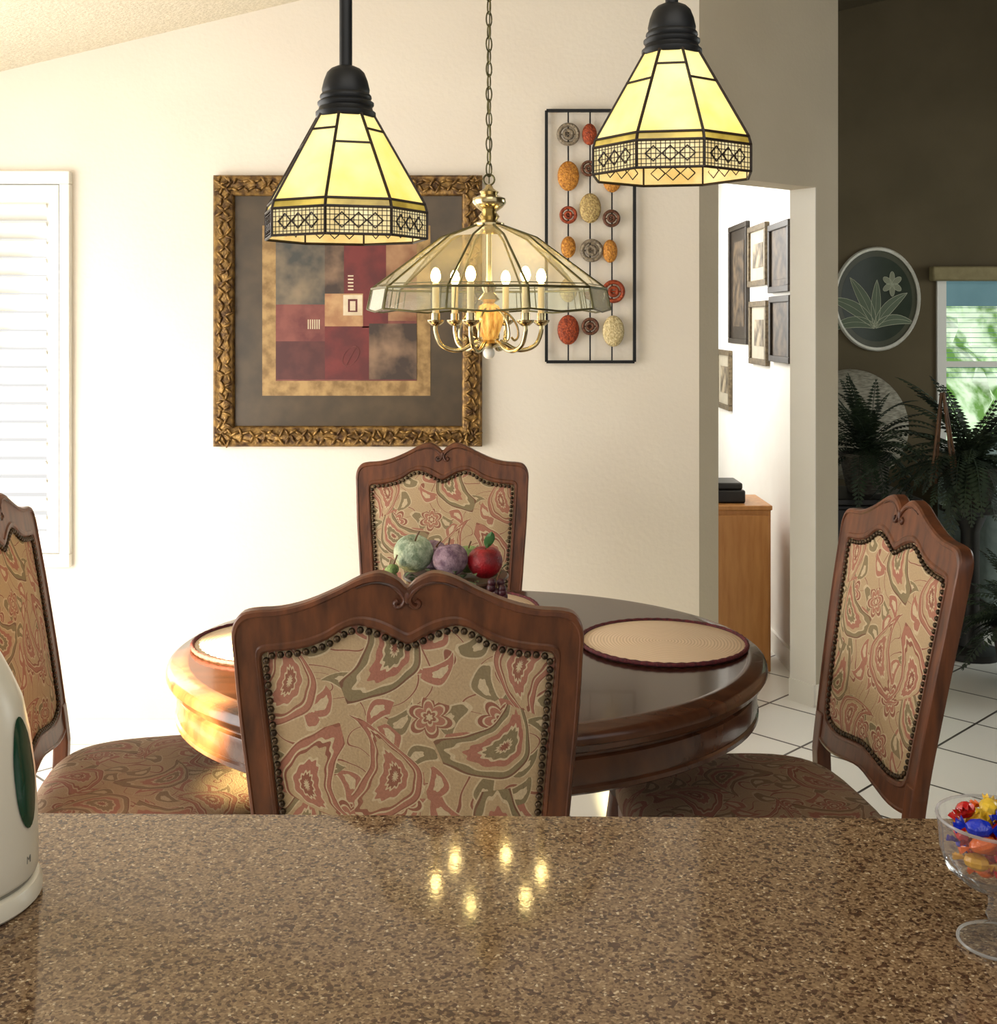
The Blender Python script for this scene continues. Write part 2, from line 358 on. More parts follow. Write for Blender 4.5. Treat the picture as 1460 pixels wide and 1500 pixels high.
# window with plantation shutters
b=MB()
yw=YB-.03
b.box((-2.35,yw,1.95),(-1.487,YB+.1,1.995)); b.box((-2.35,yw,.62),(-1.487,YB+.1,.665)); b.box((-1.522,yw,.665),(-1.487,YB+.1,1.95)); b.box((-2.35,yw,.665),(-2.29,YB+.1,1.95))
win=b.obj('window_1',M_white,smooth=0,bevel=.004,**st)
b=MB(); b.box((-1.565,yw+.005,.67),(-1.526,yw+.035,1.945)); b.box((-2.286,yw+.005,.67),(-2.24,yw+.035,1.945)); b.box((-2.24,yw+.005,.67),(-1.565,yw+.035,.74)); b.box((-2.24,yw+.005,1.87),(-1.565,yw+.035,1.945))
z=.775
while z<1.86:
    Mx=Matrix.Translation((0,yw+.02,z))@Matrix.Rotation(math.radians(-44),4,'X')
    b.box((-2.24,-.036,-.004),(-1.565,.036,.004),0,Mx); z+=.0635
b.obj('shutter_panel',M_white,parent=win,smooth=0)
# living room window
b=MB()
yv=YL-.02
for x0,x1,z0,z1 in ((2.45,2.50,.75,1.75),(3.55,3.6,.75,1.75),(2.50,3.55,.75,.80),(2.50,3.55,1.70,1.75),(2.50,3.55,1.22,1.25),(2.98,3.02,.80,1.22)):
    b.box((x0,yv,z0),(x1,YL+.06,z1))
lw=b.obj('window_2',M_white,smooth=0,**st)
M_blind=mat('blue_blind',C(120,160,170),.7,c2=C(110,150,160),scale=5,emis=C(90,130,140),estr=.15)
b=MB()
b.box((2.5,YL+.01,1.56),(3.55,YL+.02,1.70))
zz=1.55
while zz>1.15: b.box((2.5,YL+.0,zz),(3.55,YL+.03,zz+.003)); zz-=.028
b.obj('window_blind',M_blind,parent=lw,smooth=0)
M_val=mat('valance_cloth',C(150,138,100),.8,c2=C(136,124,88),scale=20)
MB().box((2.40,YL-.09,1.70),(3.66,YL-.021,1.78)).obj('valance',M_val,parent=lw,bevel=.01)
M_hedge=mat('glowing_garden_leaves',C(100,140,70),.8,c2=C(224,240,216),scale=5,emis=C(130,170,100),estr=.75,lo=.40,hi=.58)  # leaves glow by themselves, outdoor daylight put into the material
b=MB(); n=40
vv=[];ff=[]
for i in range(n+1):
    for j in range(21):
        vv.append((1.5+i*.12,8.6+.18*sin(i*1.7+j)+random.uniform(-.12,.12),-.0+j*.13))
for i in range(n):
    for j in range(20): a=i*21+j; ff.append((a,a+21,a+22,a+1))
b.add(vv,ff).obj('garden_hedge',M_hedge,label='green garden shrubs with built-in glow outside the window',cat='hedge',kind='stuff')
# ------------------------------------------------------------- counter
b=MB(); b.prism([(-1.6,.15),(1.9,.15),(1.9,1.2935),(-1.6,1.3445)],.872,.91)
b.obj('countertop',M_gran,bevel=.005,label='polished speckled brown granite countertop on the peninsula',cat='countertop')
M_cab=mat('cabinet_paint',C(190,180,160),.5)
b=MB(); b.box((-1.5,.3,.08),(1.8,1.15,.87)); b.box((-1.5,.36,0),(1.8,1.1,.08))
cb=b.obj('peninsula_cabinet',M_cab,smooth=0,label='cream kitchen peninsula cabinet under the granite top',cat='cabinet')
# ------------------------------------------------------------- dining chair
def lean(z):
    if z>=.5: return -.23-.09*((z-.5)/.54)**1.15
    return -.23-.07*((.5-z)/.5)**1.6
outR=[(0,1.079),(.012,1.090),(.030,1.100),(.046,1.102),(.072,1.094),(.104,1.077),(.150,1.057),(.190,1.047),(.230,1.044),(.250,1.036),(.261,1.012),(.260,.97),(.256,.88),(.249,.79),(.242,.70),(.235,.62),(.229,.555),(.205,.528),(.14,.520),(.07,.530),(0,.540)]
inR=[(0,.993),(.012,.997),(.028,1.006),(.048,1.015),(.072,1.021),(.094,1.016),(.120,.999),(.148,.988),(.180,.982),(.207,.980),(.218,.972),(.217,.94),(.212,.87),(.206,.79),(.200,.71),(.194,.65),(.189,.60),(.170,.578),(.12,.570),(.06,.578),(0,.586)]
def loop(R):
    L=R+[(-x,z) for x,z in R[1:-1][::-1]]
    return [(p.x,p.y) for p in catmull([(x,z,0) for x,z in L],3,True)]
def build_chair():
    root=empty('dining_chair',(0,0,0))
    O=loop(outR); I=loop(inR); n=len(O)
    T=[(0,.0105),(.04,.0148),(.13,.016),(.17,.0128),(.80,.0122),(.84,.0148),(.94,.0142),(1,.0110)]
    rings=[]
    for t,h in T: rings.append([(O[i][0]*(1-t)+I[i][0]*t,O[i][1]*(1-t)+I[i][1]*t,-h) for i in range(n)])
    for t,h in T[::-1]: rings.append([(O[i][0]*(1-t)+I[i][0]*t,O[i][1]*(1-t)+I[i][1]*t,h) for i in range(n)])
    v=[];f=[]
    for r in rings:
        for x,z,h in r: v.append((x,lean(z)+h,z))
    R=len(rings)
    for a in range(R):
        c=(a+1)%R
        for i in range(n):
            j=(i+1)%n; f.append((a*n+i,a*n+j,c*n+j,c*n+i))
    b=MB(); b.add(v,f); b.obj('backrest',M_wood,root,smooth=25)
    b=MB()
    for sgn in (-1,1):
        for mx in (-1,1):
            pts=[(.075,1.080),(.050,1.088),(.028,1.086),(.012,1.076),(.004,1.063),(.008,1.053),(.015,1.051),(.018,1.057),(.013,1.061)]
            P=catmull([(mx*x,lean(z)+sgn*.014,z) for x,z in pts],5)
            b.tube(P,[.0015+.0025*min(1,k/16) for k in range(len(P))],6)
        b.ball((0,lean(1.066)+sgn*.014,1.066),(.006,.004,.010),10,8)
    b.obj('carved_crest',M_woodc,root,smooth=60)
    cz=.79; ss=[1,.985,.95,.88,.75,.55,.3,.0]
    b=MB()
    for sg in (-1,1):
        v=[];f=[]
        for s in ss:
            for x,z in I:
                xx=x*s; z2=cz+(z-cz)*s; v.append((xx,lean(z2)+sg*(.006+.010*(1-s**5)),z2))
        for a in range(len(ss)-1):
            for i in range(n):
                j=(i+1)%n; f.append((a*n+i,a*n+j,(a+1)*n+j,(a+1)*n+i))
        b.add(v,f)
    b.obj('back_upholstery',M_fab,root,smooth=80)
    b=MB(); pts=[Vector((x*.968,0,cz+(z-cz)*.97)) for x,z in I]
    P=pts+[pts[0]]; acc=0; nxt=0; sp=.0128
    for i in range(len(P)-1):
        L=(P[i+1]-P[i]).length
        while nxt<acc+L:
            q=P[i].lerp(P[i+1],(nxt-acc)/L)
            for sg in (-1,1): b.ball((q.x,lean(q.z)+sg*.0115,q.z),(.0056,.0048,.0056),7,4)
            nxt+=sp
        acc+=L
    b.obj('nailhead_trim',M_nail,root,smooth=80,kind='stuff')
    def outl(k,w=1):
        a=2*pi*k/48; cx=abs(cos(a))**.55*(1 if cos(a)>0 else -1); cy=abs(sin(a))**.55*(1 if sin(a)>0 else -1)
        y=.02+cy*.245; return (cx*(.235+.035*(cy*.5+.5))*w,y)
    v=[];f=[]
    lay=[(1.0,.435),(1.02,.45),(1.02,.468),(1.0,.483),(.95,.493),(.85,.500),(.65,.506),(.4,.509),(0,.51)]
    for s,z in lay:
        for k in range(48):
            x,y=outl(k); v.append((x*s,.02+(y-.02)*s,z))
    for a in range(len(lay)-1):
        for k in range(48): l=(k+1)%48; f.append((a*48+k,a*48+l,(a+1)*48+l,(a+1)*48+k))
    f.append(tuple(range(48))[::-1])
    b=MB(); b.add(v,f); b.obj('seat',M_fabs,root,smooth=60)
    v=[];f=[]
    lay=[(.9,.375),(.985,.375),(.995,.39),(1.0,.42),(.985,.437),(.9,.437)]
    for s,z in lay:
        for k in range(48):
            x,y=outl(k); v.append((x*s,.02+(y-.02)*s,z))
    for a in range(len(lay)):
        c=(a+1)%len(lay)
        for k in range(48): l=(k+1)%48; f.append((a*48+k,a*48+l,c*48+l,c*48+k))
    b=MB(); b.add(v,f); b.obj('seat_rail',M_wood,root,smooth=50)
    for mx in (-1,1):
        b=MB(); P=[];R=[]
        for k in range(15):
            z=.585*(1-k/14); P.append((mx*(.2085+.02*max(0,(z-.4)) +.004*(1-z)),lean(z),z)); R.append(.024-.003*k/14)
        b.tube(P,R,4); b.obj('leg',M_wood,root,smooth=0,bevel=.004)
        b=MB(); P=catmull([(mx*.225,.225,.42),(mx*.232,.235,.36),(mx*.238,.246,.29),(mx*.232,.238,.2),(mx*.222,.226,.1),(mx*.222,.228,.04),(mx*.228,.236,0)],4)
        m=len(P); R=[.033-.017*min(1,k/(m*.75)) + (.010*((k/(m-1)-.8)/.2) if k/(m-1)>.8 else 0) for k in range(m)]
        b.tube(P,R,12); b.obj('leg',M_wood,root,smooth=60)
    return root
ch=build_chair()
ch.location=(-.1346,2.045,0)
ch['category']='chair'; ch['group']='dining chairs around the table'
ch['label']='carved wooden dining chair with paisley back turned to the granite counter'
copy_thing(ch,(-.170,3.21,0),pi,'carved paisley dining chair by the wall below the framed painting')
copy_thing(ch,(.532,2.393,0),math.radians(97.5),'carved paisley dining chair beside the hallway opening')
copy_thing(ch,(-.752,2.506,0),math.radians(-82),'carved paisley dining chair near the bright shuttered window')
# ------------------------------------------------------------- table
tb=empty('dining_table',(-.066,2.55,0),0,'round dark mahogany pedestal dining table with moulded rim','table')
sy=.87
b=MB(); b.lathe([(0,.76),(.30,.76),(.55,.76),(.600,.76)],96,0,sy=sy); b.lathe([(.600,.76),(.612,.76),(.616,.7575),(.634,.755),(.642,.749),(.645,.740),(.645,.733),(.639,.728),(.637,.720),(.630,.714),(.622,.712),(.45,.712),(0,.712)],96,1,sy=sy); b.obj('tabletop',[M_top,M_table],tb,smooth=40)
b=MB(); b.lathe([(.60,.7115),(.618,.7115),(.616,.704),(.622,.700),(.624,.660),(.622,.655),(.626,.651),(.626,.643),(.615,.636),(.58,.640),(.58,.7115)],96,sy=sy); b.obj('apron',M_table,tb,smooth=40)
b=MB(); b.lathe([(0,.711),(.16,.711),(.16,.68),(.09,.66),(.06,.60),(.055,.55),(.09,.48),(.11,.40),(.09,.32),(.06,.29),(.10,.26),(.10,.14),(0,.12)],40); b.obj('pedestal',M_table,tb,smooth=40)
for k in range(4):
    a=pi/4+k*pi/2; b=MB()
    P=catmull([(r*cos(a),r*sin(a),z) for r,z in ((.07,.22),(.14,.2),(.2,.12),(.25,.05),(.29,.03))],5)
    b.tube(P,[.04-.015*i/len(P) for i in range(len(P))],10); b.obj('foot',M_table,tb,smooth=50)
def placemat(x,y,label):
    r=empty('placemat',(x,y,.7605),0,label,'placemat',group='round placemats on the table')
    b=MB(); b.lathe([(0,.0),(.177,.0),(.180,.002),(.177,.005),(0,.006)],64); b.obj('woven_disc',M_placem,r,smooth=60)
    b=MB(); b.tube([(.182*cos(2*pi*k/96),.182*sin(2*pi*k/96),.0056) for k in range(96)],[.0042+.0012*(k%2) for k in range(96)],6,closed=True); b.obj('fringe',M_fringe,r,smooth=60)
placemat(.364,2.565,'round woven beige placemat with dark red braided edge')
placemat(-.490,2.57,'round woven beige placemat with red edge in bright window light')
placemat(-.085,2.87,'round woven beige placemat behind the fruit centerpiece')
# ------------------------------------------------------------- fruit centerpiece
fb=empty('fruit_bowl',(-.09,2.45,.76),0,'dark pedestal fruit bowl holding artificial fruit','bowl')
M_bowl=mat('bowl_ceramic',C(70,44,30),.3,c2=C(50,30,20),scale=20)
MB().lathe([(0,0.0005),(.065,0.0005),(.065,.008),(.03,.02),(.018,.05),(.018,.10),(.04,.135),(.09,.155),(.112,.175),(.109,.178),(.085,.163),(0,.155)],40).obj('bowl',M_bowl,fb,smooth=50)
def fruit(name,x,y,z,r,mt,label,squash=.92,stem=True,tilt=0,leaf=False):
    o=empty(name,(x,y,z),0,label,'fruit',group='artificial fruit in the bowl'); o.rotation_euler=(tilt,tilt*.7,0)
    pr=[]
    for k in range(19):
        t=pi*k/18; rr=r*sin(t)*(1+.06*cos(t)); zz=r*squash*cos(t)
        if t<.5: zz-=r*.28*(1-t/.5)
        if t>2.8: zz+=r*.12*(t-2.8)/.34
        pr.append((rr,zz))
    MB().lathe(pr,28).obj('fruit_body',mt,o,smooth=80)
    if stem: MB().tube(catmull([(0,0,r*.6),(.002,0,r*.9),(.006,0,r*1.2)],3),.0018,6).obj('stem',M_brn,o)
    if leaf:
        b=MB(); v=[];f=[]
        for k in range(7):
            t=k/6; w=.011*sin(pi*t)**.7; v+=[(.004+.01*t-w,-.004,r*.8+.035*t),(.004+.01*t,-.007,r*.8+.035*t),(.004+.01*t+w,-.004,r*.8+.035*t)]
        for k in range(6): f+=[(3*k,3*k+1,3*k+4,3*k+3),(3*k+1,3*k+2,3*k+5,3*k+4)]
        b.add(v,f).obj('leaf',mat('apple_leaf',C(60,110,50),.5,c2=C(40,80,36)),o)
F1=mat('sugared_green',C(184,196,170),.85,c2=C(120,138,112),scale=70,bump=.9,bscale=260)
F2=mat('sugared_plum',C(164,138,150),.85,c2=C(104,78,96),scale=70,bump=.9,bscale=260)
F3=mat('red_apple',C(156,14,28),.42,c2=C(100,6,18),scale=40,bump=.5,bscale=260)
F4=mat('green_pear',C(140,162,100),.8,c2=C(96,122,70),scale=60,bump=.8,bscale=260)
F5=mat('dark_grape',C(80,26,38),.45,c2=C(48,12,24),scale=20)
fruit('apple',-.178,2.43,.986,.042,F1,'frosted pale green artificial apple',tilt=.2)
fruit('plum',-.100,2.41,.977,.037,F2,'frosted purple artificial plum',tilt=-.25)
fruit('apple',-.028,2.42,.970,.037,F3,'deep red artificial apple with a green leaf',leaf=True)
fruit('peach',-.140,2.507,.967,.033,F2,'frosted mauve artificial peach',tilt=.4)
fruit('pear',-.065,2.50,.960,.032,F4,'green artificial pear behind the red apple')
def grapes(x,y,z,n,mt,label,r=.011,dx=.03):
    o=empty('grape_bunch',(x,y,z),0,label,'grapes',group='artificial fruit in the bowl'); b=MB()
    for k in range(n):
        b.ball((random.uniform(-dx,dx),random.uniform(-.015,.015),-k*.0028+random.uniform(-.008,.008)),r*random.uniform(.85,1.1),10,8)
    b.obj('grapes',mt,o,smooth=80,kind='stuff')
    MB().tube([(0,0,-.01),(.003,0,.012),(.01,0,.03)],.0018,6).obj('stem',M_brn,o)
grapes(-.218,2.385,.962,12,F4,'cluster of frosted green artificial grapes',.010,.010)
grapes(-.005,2.360,.938,16,F5,'cluster of dark red artificial grapes hanging over the bowl',.009,.015)
b=MB()
for k in range(44):
    a=random.uniform(pi,2*pi) if k<34 else random.uniform(0,pi); rr=random.uniform(.07,.105); cx,cy,cz_=rr*cos(a),rr*sin(a)*.8,.165+random.uniform(-.005,.03)
    L=random.uniform(.016,.03); d=Vector((cos(a),sin(a),random.uniform(-.9,.8))).normalized(); s_=d.cross(Vector((0,0,1))).normalized()*L*.36
    c0=Vector((cx,cy,cz_)); b.add([c0,c0+d*L*.5+s_+Vector((0,0,.004)),c0+d*L,c0+d*L*.5-s_+Vector((0,0,.004))],[(0,1,2,3)])
b.obj('leaf_garland',mat('garland_leaf',C(78,96,62),.6,c2=C(110,122,92),scale=30),fb,smooth=0,kind='stuff')
# ------------------------------------------------------------- pendants
def pendant(x,y,zb,rot,label):
    o=empty('pendant_lamp',(x,y,zb),rot,label,'lamp',group='stained glass pendants over the counter')
    k=.000765; n=8
    ang=[2*pi*i/n-pi/2 for i in range(n)]
    lv=[(.138,.032),(.039,.0890),(.030,.0915),(.001,.0915)]
    P=lambda i,r,z:Vector((r*cos(ang[i%n]),r*sin(ang[i%n]),z))
    def rz(z):
        for (z0,r0),(z1,r1) in zip(lv,lv[1:]):
            if z<=z0 and z>=z1: return r0+(r1-r0)*(z0-z)/(z0-z1)
        return .0915
    b=MB(); zs=[.138,.039,.030,.001]; 
    for i in range(n):
        for q,(z0,z1) in enumerate(zip(zs,zs[1:])):
            b.add([P(i,rz(z0),z0),P(i+1,rz(z0),z0),P(i+1,rz(z1),z1),P(i,rz(z1),z1)],[(0,1,2,3)],q)
    b.obj('lamp_shade',[M_sg,M_sg2,M_sg3],o,smooth=0)
    b=MB(); w=.0017
    for i in range(n):
        b.tube([P(i,rz(z)+.0004,z) for z in (.138,.039,.030,.001)],w,5)
        for z in (.138,.039,.030,.001): b.tube([P(i,rz(z)+.0006,z),P(i+1,rz(z)+.0006,z)],.0016,5)
        z=.120 if i%2 else .103
        b.tube([P(i,rz(z)+.0004,z),P(i+1,rz(z)+.0004,z)],.0016,5)
        m=lambda z,t:P(i,rz(z)+.0006,z).lerp(P(i+1,rz(z)+.0006,z),t)
        for z in (.026,.021,.0155,.010,.005):b.tube([m(z,0),m(z,1)],.00048,4)
        for t in [j/14 for j in range(1,14)]: b.tube([m(.030,t),m(.001,t)],.00045,4)
        for j in range(3):
            c=.5+(j-1)*.25
            D4=[m(.0155,c-.12),m(.0235,c),m(.0155,c+.12),m(.0075,c),m(.0155,c-.12)]
            b.tube(D4,.0011,4)
    b.obj('leading',M_came,o,smooth=60)
    b=MB(); b.lathe([(0,.136),(.032,.136),(.0335,.138),(.0335,.1425),(.0305,.145),(.0295,.1485),(.0315,.151),(.0315,.1535),(.0275,.1565),(.0290,.159),(.0285,.1615),(.0262,.164),(.0268,.168),(.0245,.178),(.021,.187),(.0165,.1915),(.010,.1945),(0,.195)],40)
    b.obj('lamp_cap',M_black,o,smooth=50)
    MB().lathe([(0,.19),(.0072,.19),(.0072,zc(x)-zb-.02),(.05,zc(x)-zb-.02),(.05,zc(x)-zb-.012-.0),(0,zc(x)-zb-.012)],20).obj('stem',M_black,o,smooth=40)
    MB().ball((0,0,.085),(.016,.016,.024),12,10).obj('bulb',mat('pendant_bulb',C(255,240,190),.4,emis=C(255,240,190),estr=3),o,smooth=80)
pendant(-.171,1.3,1.562,math.radians(-6),'stained glass pendant lamp on a long black stem')
pendant(.194,1.3,1.632,math.radians(13),'stained glass pendant lamp hanging close to the ceiling')
# ------------------------------------------------------------- chandelier
CX,CY=-.021,2.55
cd=empty('chandelier',(CX,CY,1.40),0,'brass chandelier with faceted glass dome hanging above the table','chandelier')
Z=lambda z:z-1.40
n=10; ang=[2*pi*i/n+pi/10-pi/2 for i in range(n)]
P=lambda i,r,z:Vector((r*cos(ang[i%n]),r*sin(ang[i%n]),Z(z)))
b=MB()
for i in range(n):
    for (r0,z0),(r1,z1) in (((.028,1.684),(.105,1.656)),((.105,1.656),(.258,1.543))):
        b.add([P(i,r0,z0),P(i+1,r0,z0),P(i+1,r1,z1),P(i,r1,z1)],[(0,1,2,3)],0)
    a=[P(i,.258,1.543),P(i+1,.258,1.543),P(i+1,.267,1.498),P(i,.267,1.498)]
    mid=(a[2]+a[3])/2; mid.z-=.006
    b.add([a[0],a[1],a[2],mid,a[3]],[(0,1,2,3,4)],1)
b.obj('glass_shade',[M_glass,M_glassb],cd,smooth=0)
b=MB()
for i in range(n):
    b.tube([P(i,.028,1.684),P(i,.105,1.656),P(i,.258,1.543),P(i,.267,1.498)],.0026,6)
    b.tube([P(i,.258,1.543),P(i+1,.258,1.543)],.0028,6)
    b.tube([P(i,.246,1.551),P(i+1,.246,1.551)],.0012,5)
    mid=(P(i,.267,1.498)+P(i+1,.267,1.498))/2; mid.z-=.006
    b.tube([P(i,.267,1.498),mid,P(i+1,.267,1.498)],.0022,6)
    m=lambda t,r0,z0:P(i,r0,z0).lerp(P(i+1,r0,z0),t)
    for t in (.1,.9): b.tube([m(t,.258,1.543),m(t,.267,1.496)],.0012,5)
    b.tube([P(i,.028,1.684),P(i+1,.028,1.684)],.0025,6)
b.obj('shade_frame',M_bcame,cd,smooth=60)
b=MB(); b.lathe([(0,Z(1.675)),(.034,Z(1.682)),(.034,Z(1.687)),(.018,Z(1.694)),(.024,Z(1.702)),(.016,Z(1.712)),(.030,Z(1.722)),(.038,Z(1.732)),(.036,Z(1.742)),(.018,Z(1.750)),(.022,Z(1.756)),(.010,Z(1.764)),(.006,Z(1.772)),(0,Z(1.773))],32)
b.obj('top_finial',M_brass,cd,smooth=50)
b=MB(); b.lathe([(0,Z(1.68)),(.006,Z(1.68)),(.006,Z(1.56)),(.018,Z(1.55)),(.012,Z(1.535)),(.024,Z(1.520)),(.012,Z(1.512)),(.010,Z(1.505)),(.010,Z(1.432)),(.030,Z(1.424)),(.02,Z(1.416)),(0,Z(1.41))],32)
b.obj('center_column',M_brass,cd,smooth=50)
v=[];f=[]; prf=[(.0105,1.512),(.020,1.506),(.028,1.490),(.030,1.476),(.027,1.460),(.022,1.446),(.017,1.434),(.0105,1.430)]
for i in range(48):
    rr=1+.07*(1 if i%4<2 else -1)*.8
    for r,z in prf: v.append((r*rr*cos(2*pi*i/48),r*rr*sin(2*pi*i/48),Z(z)))
for i in range(48):
    j=(i+1)%48
    for k in range(len(prf)-1): f.append((i*8+k,j*8+k,j*8+k+1,i*8+k+1))
MB().add(v,f).obj('amber_globe',M_amber,cd,smooth=60)
MB().ball((0,0,Z(1.402)),.013,16,10).obj('bottom_finial',M_white,cd,smooth=80)
for k in range(6):
    a=2*pi*k/6+.2; d=Vector((cos(a),sin(a),0)); R=lambda r,z:(d.x*r,d.y*r,Z(z))
    arm=MB(); arm.tube(catmull([R(.025,1.428),R(.038,1.422),R(.06,1.410),(R(.085,1.410)),R(.108,1.423),R(.118,1.45),R(.118,1.463)],4),.0050,8)
    arm.tube(catmull([R(.020,1.50),R(.045,1.487),R(.062,1.465),R(.066,1.44),R(.058,1.43),R(.050,1.437)],4),.0028,6)
    arm.lathe([(0,Z(1.462)),(.008,Z(1.462)),(.018,Z(1.470)),(.019,Z(1.475)),(.010,Z(1.475)),(.010,Z(1.490)),(0,Z(1.490))],16,c=(d.x*.118,d.y*.118,0))
    ao=arm.obj('arm',M_brass,cd,smooth=50)
    MB().lathe([(0,Z(1.488)),(.0075,Z(1.488)),(.0075,Z(1.555)),(0,Z(1.555))],12,c=(d.x*.118,d.y*.118,0)).obj('candle_sleeve',M_cream,ao,smooth=40)
    MB().lathe([(0,Z(1.554)),(.005,Z(1.555)),(.0095,Z(1.563)),(.0110,Z(1.570)),(.0090,Z(1.580)),(.005,Z(1.587)),(0,Z(1.589))],14,c=(d.x*.118,d.y*.118,0)).obj('bulb',M_bulb,ao,smooth=80)
b=MB()
z=1.783; i=0
b.tube([(.012*cos(t*pi/8),0,Z(1.783)+.012*sin(t*pi/8)) for t in range(16)],.0022,6,closed=True); z=1.806
while z<zc(CX)-.03:
    pts=[]
    for t in range(16):
        q=2*pi*t/16; u=.0068*cos(q); w=.0165*sin(q)
        aa=i*pi/2+.5; pts.append((u*cos(aa),u*sin(aa),Z(z)+w))
    b.tube(pts,.0018,5,closed=True); z+=.0275; i+=1
b.tube([(.002*sin(k),.003*cos(k),Z(1.775)+k*.05) for k in range(int((zc(CX)-1.80)/.05))],.0015,5)
b.lathe([(0,Z(zc(CX)-.05)),(.03,Z(zc(CX)-.05)),(.055,Z(zc(CX)-.018)),(0,Z(zc(CX)-.018))],24)
b.obj('chain',M_bcame,cd,smooth=60)
# ------------------------------------------------------------- framed painting
k=.00237
fp=empty('framed_painting',(-.519,YB,1.508-.456),0,'square abstract painting in ornate carved gold frame on wall','painting')
zo=.456
def Q(px,py,y): return ((px-511)*k,y,(456-py)*k+zo)
def frame_ring(b,x0,x1,y0,y1,w,prof,m=0):
    L=[]
    for ins,dp in prof:
        L.append([Q(x0+ins,y0+ins,dp),Q(x1-ins,y0+ins,dp),Q(x1-ins,y1-ins,dp),Q(x0+ins,y1-ins,dp)])
    v=[p for r in L for p in r]; f=[]
    for a in range(len(L)-1):
        for i in range(4): j=(i+1)%4; f.append((a*4+i,a*4+j,a*4+4+j,a*4+4+i))
    b.add(v,f,m)
b=MB(); frame_ring(b,313,706,257,654,30,[(0,-.001),(0,-.028),(3,-.034),(7,-.030),(14,-.036),(22,-.028),(26,-.026),(29,-.02),(30,-.004)])
for side in range(4):
    for q in range(46):
        t=(q+.5)/46; 
        for s_ in (-1,1):
            j1=random.uniform(-3,3); j2=random.uniform(-.5,.5)
            if side==0: px,py,an=316+389*t,258+14+s_*5+j1,0
            elif side==2: px,py,an=316+389*t,653-14+s_*5+j1,0
            elif side==1: px,py,an=705-14+s_*5+j1,258+395*t,pi/2
            else: px,py,an=316+14+s_*5+j1,258+395*t,pi/2
            c=Q(px,py,-.036); M3=Matrix.Rotation(an+j2+s_*.7*(1 if q%2 else -1),4,'Y')
            b.ball(c,(random.uniform(.012,.019),.009,.0055),8,5,M=M3)
b.obj('frame',M_gold,fp,smooth=50)
b=MB()
def rect(b,x0,y0,x1,y1,y,m=0): b.add([Q(x0,y0,y),Q(x1,y0,y),Q(x1,y1,y),Q(x0,y1,y)],[(0,1,2,3)],m)
rect(b,343,285,679,626,-.008); b.obj('mat_board',M_mat,fp,smooth=0)
b=MB(); rect(b,383,330,630,580,-.0095); b.obj('inner_mat',M_goldm,fp,smooth=0)
pmats=[pm('art_slate',C(62,62,58),C(134,116,92),8,.42,.7),pm('art_crimson',C(110,40,38),C(84,30,30),10),pm('art_rose',C(126,70,60),C(98,44,42),12),pm('art_rust',C(116,70,46),C(176,138,100),8,.42,.7),
 pm('art_sand',C(186,148,104),C(156,112,76),14),pm('art_ivory',C(214,200,172),C(198,180,150),20),pm('art_umber',C(58,44,36),C(148,118,92),8,.46,.72),pm('art_dark',C(72,32,30),C(84,40,36),20)]
b=MB(); y=-.0105
rect(b,403,350,610,558,y,2)
rect(b,403,350,475,446,y-.0003,0); rect(b,403,446,475,556,y-.0003,2); rect(b,475,350,508,430,y-.0004,6)
rect(b,503,350,565,430,y-.0005,1); rect(b,565,350,610,470,y-.0005,3); rect(b,530,430,568,480,y-.0006,1)
rect(b,403,500,475,556,y-.0006,7); rect(b,475,478,548,556,y-.0006,1); rect(b,540,474,610,556,y-.0007,6)
rect(b,475,430,531,478,y-.0009,4); rect(b,502,432,530,462,y-.0011,5); rect(b,509,438,523,457,y-.0012,1); rect(b,512,441,520,455,y-.0013,5)
for q in range(5): rect(b,509,403+q*5,517,405+q*5,y-.0012,5)
for q in range(6): rect(b,450+q*3.2,468,451.6+q*3.2,482,y-.0012,5)
lf=[Q(513+11*sin(t)*cos(.5)-16*cos(t)*sin(.5)*-1,522-16*cos(t)*cos(.5)+6*sin(t)*.5,y-.0014) for t in [i*2*pi/20 for i in range(20)]]
b.tube(lf,.0012,4,2,closed=True); b.tube([Q(505,538,y-.0014),Q(521,508,y-.0014)],.001,4,2)
b.obj('abstract_print',pmats,fp,smooth=0)
# ------------------------------------------------------------- metal wall sculpture
ws=empty('wall_sculpture',(.318,YB,.60+.73),0,'black metal wall art with hammered ovals and rings','wall art')
def G(px,py,y=-.02): return ((px-864)*k,y,(345-py)*k+ (1.47+(472-345)*k) -1.33)
b=MB()
for a,c in (((800,162),(929,162)),((929,162),(929,530)),((929,530),(800,530)),((800,530),(800,162))):
    b.tube([G(*a),G(*c)],.0075,4)
b.tube([G(800,180,-.02),G(800,180,0)],.004,4); b.tube([G(929,180,-.02),G(929,180,0)],.004,4); b.tube([G(800,515,-.02),G(800,515,0)],.004,4); b.tube([G(929,515,-.02),G(929,515,0)],.004,4)
for px in (832,864,896): b.tube([G(px,162),G(px,530)],.0028,6)
b.obj('frame',M_black,ws,smooth=0)
E={}
def em(n,a,bb): E[n]=mat('enamel_'+n,a,.35,metal=.35,c2=bb,scale=140,bump=1,bscale=190)
em('red',C(178,80,40),C(112,44,26)); em('orange',C(216,152,62),C(158,96,36)); em('tan',C(204,180,120),C(150,122,76)); em('grey',C(160,146,124),C(104,92,78)); em('brown',C(118,74,50),C(76,46,34)); em('cream',C(226,210,164),C(180,158,110))
